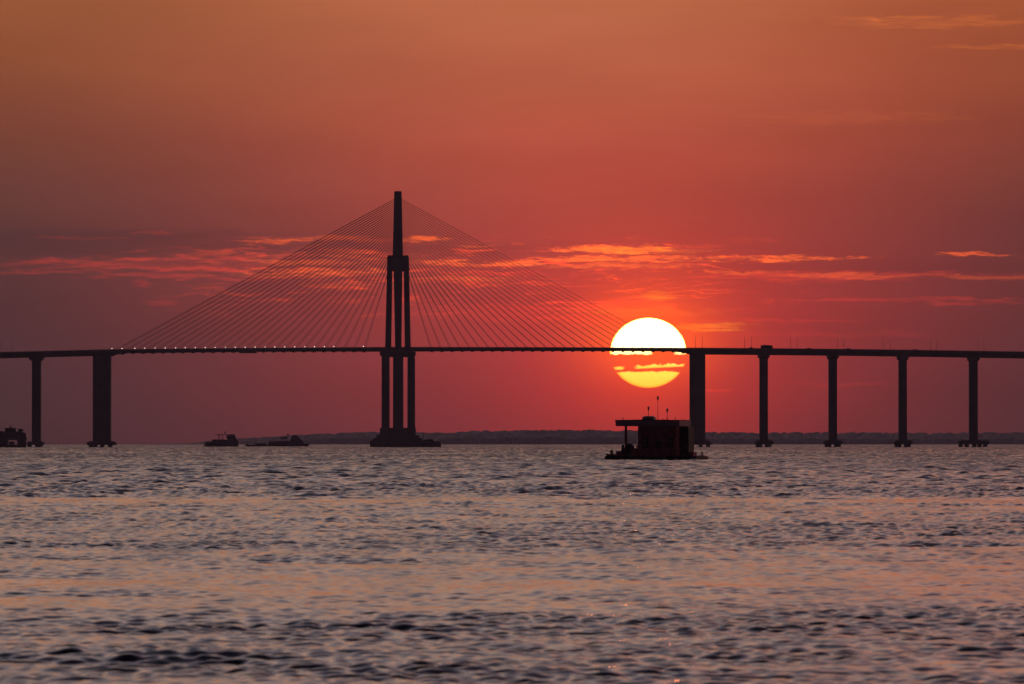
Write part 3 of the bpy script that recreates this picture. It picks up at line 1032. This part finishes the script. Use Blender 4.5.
def barge_and_tug():
    D = 6700.0; k = D / F
    Zp = lambda py: EYE + (HOR - py) * k
    X = lambda px: (px - 256.5) * k
    r = empty('barge', ((256.5 - 512) * k, D, 0), 'low flat barge pushed ahead of the tug, left of it', 'barge')
    b = MB(); b.prism_y([(X(246.6), -.5), (X(268.2), -.5), (X(268.2), Zp(444.5)), (X(245), Zp(444.7)), (X(245), Zp(445.6))], -4.5, 4.5)
    b.build('hull', M_DARKP, r)
    b = MB(); b.prism_y([(X(255), Zp(444.68)), (X(266.4), Zp(444.68)), (X(265.4), Zp(443.3)), (X(255.4), Zp(443.4))], -3, 3)
    b.build('cargo_cover', M_TARP, r)
    b = MB(); b.tube((X(247.6), 0, Zp(444.7)), (X(247.6), 0, Zp(442.9)), .75, .6, 8); b.box(X(246.4), X(249), -1, 1, Zp(444.68), Zp(443.7))
    b.build('winch', M_STEEL, r)
    X = lambda px: (px - 288.6) * k
    r = empty('tugboat', ((288.6 - 512) * k, D, 0), 'pusher tug with a tall stepped wheelhouse behind the flat barge', 'boat', 'boats on the far water')
    hull(40.4 * k, 8, Zp(443.7), .12, .4, -1).build('hull', M_DARKP, r)
    b = MB(); b.prism_y([(X(268.4), Zp(443.68)), (X(304), Zp(443.68)), (X(303.4), Zp(441.4)), (X(286), Zp(440.9)), (X(269.4), Zp(441.3))], -3.2, 3.2)
    b.build('deckhouse', M_DARKP, r)
    b = MB(); b.prism_y([(X(289.8), Zp(441.0)), (X(303.4), Zp(441.38)), (X(300.6), Zp(439)), (X(298.8), Zp(437.4)), (X(298), Zp(435.4)), (X(292.2), Zp(435.2)), (X(291.6), Zp(438))], -2.4, 2.4)
    w = b.build('wheelhouse', M_DARKP, r)
    g = MB(); g.box(X(292.8), X(297.4), -2.46, -2.3, Zp(437), Zp(436)); g.build('window', M_GLASS, w)
    b = MB(); b.box(X(280.6), X(287.4), -2.2, 2.2, Zp(438.9), Zp(436.8)); b.build('canopy', M_DARKP, r)
    for px in (281.4, 286.6):
        MB().tube((X(px), -2, Zp(441.1)), (X(px), -2, Zp(438.9)), .26).build('post', M_STEEL, r)
    b = MB(); b.tube((X(288), 0, Zp(441)), (X(288), 0, Zp(434.4)), .2, .16); b.ball((X(288), 0, Zp(434.6)), .95, .6, .8)
    b.tube((X(294.6), 0, Zp(435.2)), (X(295.4), 0, Zp(432.6)), .3, .2)
    b.build('mast', M_STEEL, r)
    b = MB(); b.prism_y([(X(305), -.45), (X(308.6), -.45), (X(309), Zp(443.5)), (X(305), Zp(443.7))], -2, 2); b.build('stern_fender', M_RUB, r)


def launch():
    D = 5545.0; k = D / F
    X = lambda px: (px - 431.5) * k
    Zp = lambda py: EYE + (HOR - py) * k
    r = empty('workboat', ((431.5 - 512) * k, D, 0), 'low workboat with a short mast moored at the right of the pylon footing', 'boat', 'boats on the far water')
    hull(19.4 * k, 5, Zp(441.6), .12, .15, 1).build('hull', M_DARKP, r)
    b = MB(); b.prism_y([(X(422.6), Zp(441.58)), (X(434), Zp(441.58)), (X(432.8), Zp(438.9)), (X(425), Zp(439.6)), (X(423), Zp(440.4))], -1.9, 1.9)
    w = b.build('cabin', M_DARKP, r)
    g = MB(); g.box(X(426), X(428.4), -1.96, -1.8, Zp(440.9), Zp(440)); g.box(X(429.4), X(432), -1.96, -1.8, Zp(440.9), Zp(439.8)); g.build('window', M_GLASS, w)
    b = MB(); b.tube((X(423.4), 0, Zp(440.2)), (X(423.4), 0, Zp(433.4)), .28, .2); b.tube((X(422.4), 0, Zp(436.4)), (X(424.6), 0, Zp(436.4)), .16)
    b.build('mast', M_STEEL, r)


ferry_left(); trawler(); barge_and_tug(); launch()

# ------------------------------------------------------------------ floating house
HD = 1256.0
KH = HD / F
HX = (660 - 512) * KH
HR = R(-14)


def hz(py): return EYE + (HOR - py) * KH


def house():
    r = empty('floating_house', (HX, HD, 0), 'dark flat-roofed floating house on a pontoon under the setting sun', 'floating house', rz=HR)
    # pontoon
    b = MB()
    zd = hz(455.4)
    b.prism_y([(-7.5, -.4), (5.9, -.4), (6.6, .25), (6.6, zd - .1), (-7.65, zd - .12), (-7.7, .3)], -4.1, 4.1)
    b.build('pontoon', M_HULL, r)
    b = MB()
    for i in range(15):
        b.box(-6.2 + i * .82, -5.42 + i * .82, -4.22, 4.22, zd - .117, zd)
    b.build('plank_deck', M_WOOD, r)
    b = MB()
    for x in (-6.7, -4.2, -1.6, 1.2, 3.6, 5.4):
        for i in range(16):
            a0, a1 = 2 * math.pi * i / 16, 2 * math.pi * (i + 1) / 16
            b.tube((x + .3 * math.cos(a0), -4.25, .42 + .3 * math.sin(a0)), (x + .3 * math.cos(a1), -4.25, .42 + .3 * math.sin(a1)), .1, seg=6)
    b.build('tyre_fender', M_RUB, r)
    # walls with a door and windows
    zt = hz(425.8)
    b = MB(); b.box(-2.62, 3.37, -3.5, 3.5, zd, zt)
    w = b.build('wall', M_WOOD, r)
    bb = MB()
    for x in np.arange(-2.5, 3.3, .5):
        bb.box(x - .03, x + .03, -3.53, -3.49, zd + .02, zt - .02)
    for y in np.arange(-3.2, 3.4, .5):
        bb.box(3.36, 3.4, y - .03, y + .03, zd + .02, zt - .02)
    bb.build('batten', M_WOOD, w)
    for (x0, x1, z0, z1) in ((-2.0, -.9, 1.9, 3.6), (1.9, 2.9, 2.0, 3.6)):
        f = MB()
        f.box(x0 - .1, x1 + .1, -3.6, -3.5, z0 - .1, z0); f.box(x0 - .1, x1 + .1, -3.6, -3.5, z1, z1 + .1)
        f.box(x0 - .1, x0, -3.6, -3.5, z0, z1); f.box(x1, x1 + .1, -3.6, -3.5, z0, z1)
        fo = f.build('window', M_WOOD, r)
        MB().box(x0, x1, -3.56, -3.52, z0, z1).build('pane', M_GLASS, fo)
    d0 = MB().box(.1, 1.05, -3.57, -3.48, zd + .003, 2.95).build('door', M_HULL, r)
    MB().tube((.95, -3.62, 1.8), (.95, -3.57, 1.8), .04).build('handle', M_STEEL, d0)
    f = MB(); f.box(3.38, 3.44, -1.6, -.4, 2.0, 3.5); f.build('window', M_GLASS, r)
    # flat roof: fascia all round, sheet on top with a slight rise
    rb, rt = hz(426.2), hz(420.4)
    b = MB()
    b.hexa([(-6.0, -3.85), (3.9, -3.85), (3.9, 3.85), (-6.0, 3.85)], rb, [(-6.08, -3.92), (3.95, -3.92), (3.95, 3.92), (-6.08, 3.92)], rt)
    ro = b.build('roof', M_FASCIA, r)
    b = MB()
    b.prism_y([(-6.16, rt + .002), (4.03, rt + .002), (4.03, rt + .06), (-1.0, rt + .12), (-6.16, rt + .06)], -4.0, 4.0)
    b.build('roof_sheet', M_ROOF, ro)
    b = MB()
    b.taper((-1.62, -.4), 1.95, 1.7, rt + .08, (-1.62, -.4), 1.6, 1.4, rt + .42)
    b.taper((-1.62, -.4), 2.1, 1.9, rt + .42, (-1.62, -.4), 1.1, .9, rt + .66)
    b.build('skylight', M_ROOF, ro)
    b = MB()
    for (x, y, h) in ((-5.2, -2.6, .42), (2.9, -2.2, .4), (3.6, 0, .2), (1.2, -3, .16), (.6, 2, .2)):
        b.tube((x, y, rt), (x, y, rt + h), .05, seg=6); b.ball((x, y, rt + h), .08)
    b.build('vent_pipe', M_STEEL, ro)
    # three poles with little lanterns on top
    for (px, pyt, zb) in ((648.5, 406.4, rt + .6), (657.8, 396.2, rt + .08), (667.2, 408.4, rt + .08)):
        ly = -.4
        lx = (px - 660) * KH / math.cos(HR) - ly * math.tan(-HR)
        b = MB().tube((lx, ly, zb), (lx, ly, hz(pyt)), .045, .03, seg=6)
        po = b.build('pole', M_STEEL, r)
        b = MB()
        b.tube((lx, ly, hz(pyt) - .62), (lx, ly, hz(pyt) - .12), .1, .17, 8); b.ball((lx, ly, hz(pyt) - .12), .17, .17, .1)
        b.build('lantern', M_STEEL, po)
    # posts that carry the left overhang
    for x, y in ((-4.53, -3.4), (-2.75, 3.3)):
        MB().box(x - .16, x + .16, y - .15, y + .15, zd, rb - .003).build('post', M_WOOD, r)
    # low front bulwark with a handrail above it
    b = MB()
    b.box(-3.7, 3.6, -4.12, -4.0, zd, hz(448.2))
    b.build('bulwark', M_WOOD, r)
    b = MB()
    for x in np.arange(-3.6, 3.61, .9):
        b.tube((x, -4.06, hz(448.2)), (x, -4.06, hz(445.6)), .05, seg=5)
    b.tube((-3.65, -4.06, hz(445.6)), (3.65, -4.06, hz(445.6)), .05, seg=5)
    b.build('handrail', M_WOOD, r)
    # lean-to at the right-hand end
    b = MB()
    b.prism_y([(3.43, zd), (4.72, zd), (4.72, hz(432.2)), (4.66, rb - .004), (3.43, rb - .004)], -1.2, 2.6)
    b.build('lean_to', M_HULL, r)
    b = MB(); b.box(4.76, 5.3, -.6, 1.9, zd, hz(452.2)); b.build('locker', M_WOOD, r)
    b = MB(); b.tube((6.0, 2.6, zd - .2), (6.0, 2.6, hz(452.8)), .1, seg=8); b.ball((6.0, 2.6, hz(452.9)), .16)
    b.build('bollard', M_STEEL, r)
    b = MB(); b.box(-7.5, -6.25, -3.9, 1.2, zd - .12, hz(454.0)); b.build('raised_step', M_WOOD, r)
    b = MB(); b.tube((-6.8, -3.3, hz(454.0)), (-6.8, -3.3, hz(450.0)), .22, .2, 10); b.tube((-6.8, -3.3, hz(450.6)), (-6.65, -3.3, hz(448.6)), .05, .04)
    b.tube((-7.15, -3.3, hz(451.6)), (-6.45, -3.3, hz(451.6)), .07)
    b.build('bollard', M_STEEL, r)

    def wpos(lx, ly):
        c, s = math.cos(HR), math.sin(HR)
        return HX + lx * c - ly * s, HD + lx * s + ly * c
    # things standing on the deck
    x, y = wpos(-5.55, -3.3)
    c = empty('crate', (x, y, zd), 'low square wooden crate on the left end of the floating deck', 'crate', rz=HR)
    MB().box(-.42, .42, -.4, .4, 0, .58).build('box', M_WOOD, c)
    b = MB(); b.box(-.46, .46, -.44, .44, .582, .66); b.build('lid', M_WOOD, c)
    # covered heap: lumpy, draped
    x, y = wpos(-4.05, -3.0)
    rr_ = np.random.default_rng(9)
    b = MB(); seg, rg = 22, 12
    vs, fs = [], []
    for i in range(rg):
        f = i / (rg - 1)
        for j in range(seg):
            a = 2 * math.pi * j / seg
            rad = (.78 - .12 * f) * (1 - f ** 5) ** .5 * (1 + .13 * math.sin(3 * a + 2 * f) + .07 * math.sin(7 * a + 5 * f)) + .02
            vs.append((rad * math.cos(a), .8 * rad * math.sin(a), 1.72 * f * (1 + .08 * math.sin(a * 2 + 1))))
    for i in range(rg - 1):
        for j in range(seg):
            a0 = i * seg + j; a1 = i * seg + (j + 1) % seg
            fs.append((a0, a1, a1 + seg, a0 + seg))
    fs.append(tuple(range((rg - 1) * seg, rg * seg)))
    b.add(vs, fs)
    h = b.build('cargo_heap', M_TARP, smooth=True)
    h.location = (x, y, zd); h.rotation_euler = (0, 0, HR)
    tag(h, 'dark rounded heap of covered cargo beside the left roof post', 'cargo')
    # two drums left of the post
    for i, (lx, ly, hgt, lab) in enumerate(((-4.95, -3.5, 1.2, 'tall dark drum just left of the roof post on the floating deck'),)):
        x, y = wpos(lx, ly)
        dr = empty('drum', (x, y, zd), lab, 'drum')
        b = MB(); b.tube((0, 0, 0), (0, 0, hgt), .3, .3, 16)
        b.build('body', M_HULL, dr)
        b = MB()
        for zz in (.02, hgt * .36, hgt * .68, hgt - .04):
            b.tube((0, 0, zz), (0, 0, zz + .04), .325, .325, 16)
        b.build('hoop', M_STEEL, dr)
        b = MB(); b.ball((-.03, 0, hgt + .2), .24, .22, .24); b.build('filler_cap', M_HULL, dr)
    # grey tank behind, under the roof
    x, y = wpos(-3.35, 1.2)
    tk = empty('water_tank', (x, y, zd), 'pale grey round-topped tank under the roof overhang', 'tank')
    b = MB(); b.tube((0, 0, .9), (0, 0, 2.5), .52, .48, 20); b.ball((0, 0, 2.5), .48, .48, .38, 20, 8); b.build('tank', M_TANK, tk, True)
    b = MB()
    for sx in (-.4, .4):
        for sy in (-.4, .4):
            b.box(sx - .06, sx + .06, sy - .06, sy + .06, 0, .82)
    b.box(-.55, .55, -.55, .55, .822, .9)
    b.build('stand', M_WOOD, tk)


house()

# floating branch
def driftwood():
    D = 410.0
    b = MB()
    b.tube((-.11, 0, -.02), (.1, 0, .0), .035, .03, 8)
    b.tube((-.08, 0, .0), (-.1, .02, .13), .03, .012, 6)
    b.tube((.08, 0, .0), (.115, 0, .11), .028, .01, 6)
    o = b.build('driftwood', M_HULL, smooth=True)
    o.location = ((570.6 - 512) * D / F, D, .04)
    tag(o, 'small dark forked piece of driftwood floating alone left of the floating house', 'driftwood')


driftwood()

# ------------------------------------------------------------------ haze over the river
def haze():
    b = MB().box(-12500, 12500, -60, 18900, -8, 196)
    m = bpy.data.materials.new('river_haze')
    m.use_nodes = True
    m.node_tree.nodes.clear()
    k = N(m.node_tree)
    v = k.new('ShaderNodeVolumePrincipled')
    v.inputs['Color'].default_value = (0.70, 0.66, 1.0, 1)
    v.inputs['Density'].default_value = 1.25e-5
    v.inputs['Anisotropy'].default_value = 0.7
    out = k.new('ShaderNodeOutputMaterial')
    m.node_tree.links.new(v.outputs[0], out.inputs['Volume'])
    o = b.build('haze', m)
    tag(o, kind='stuff')


haze()
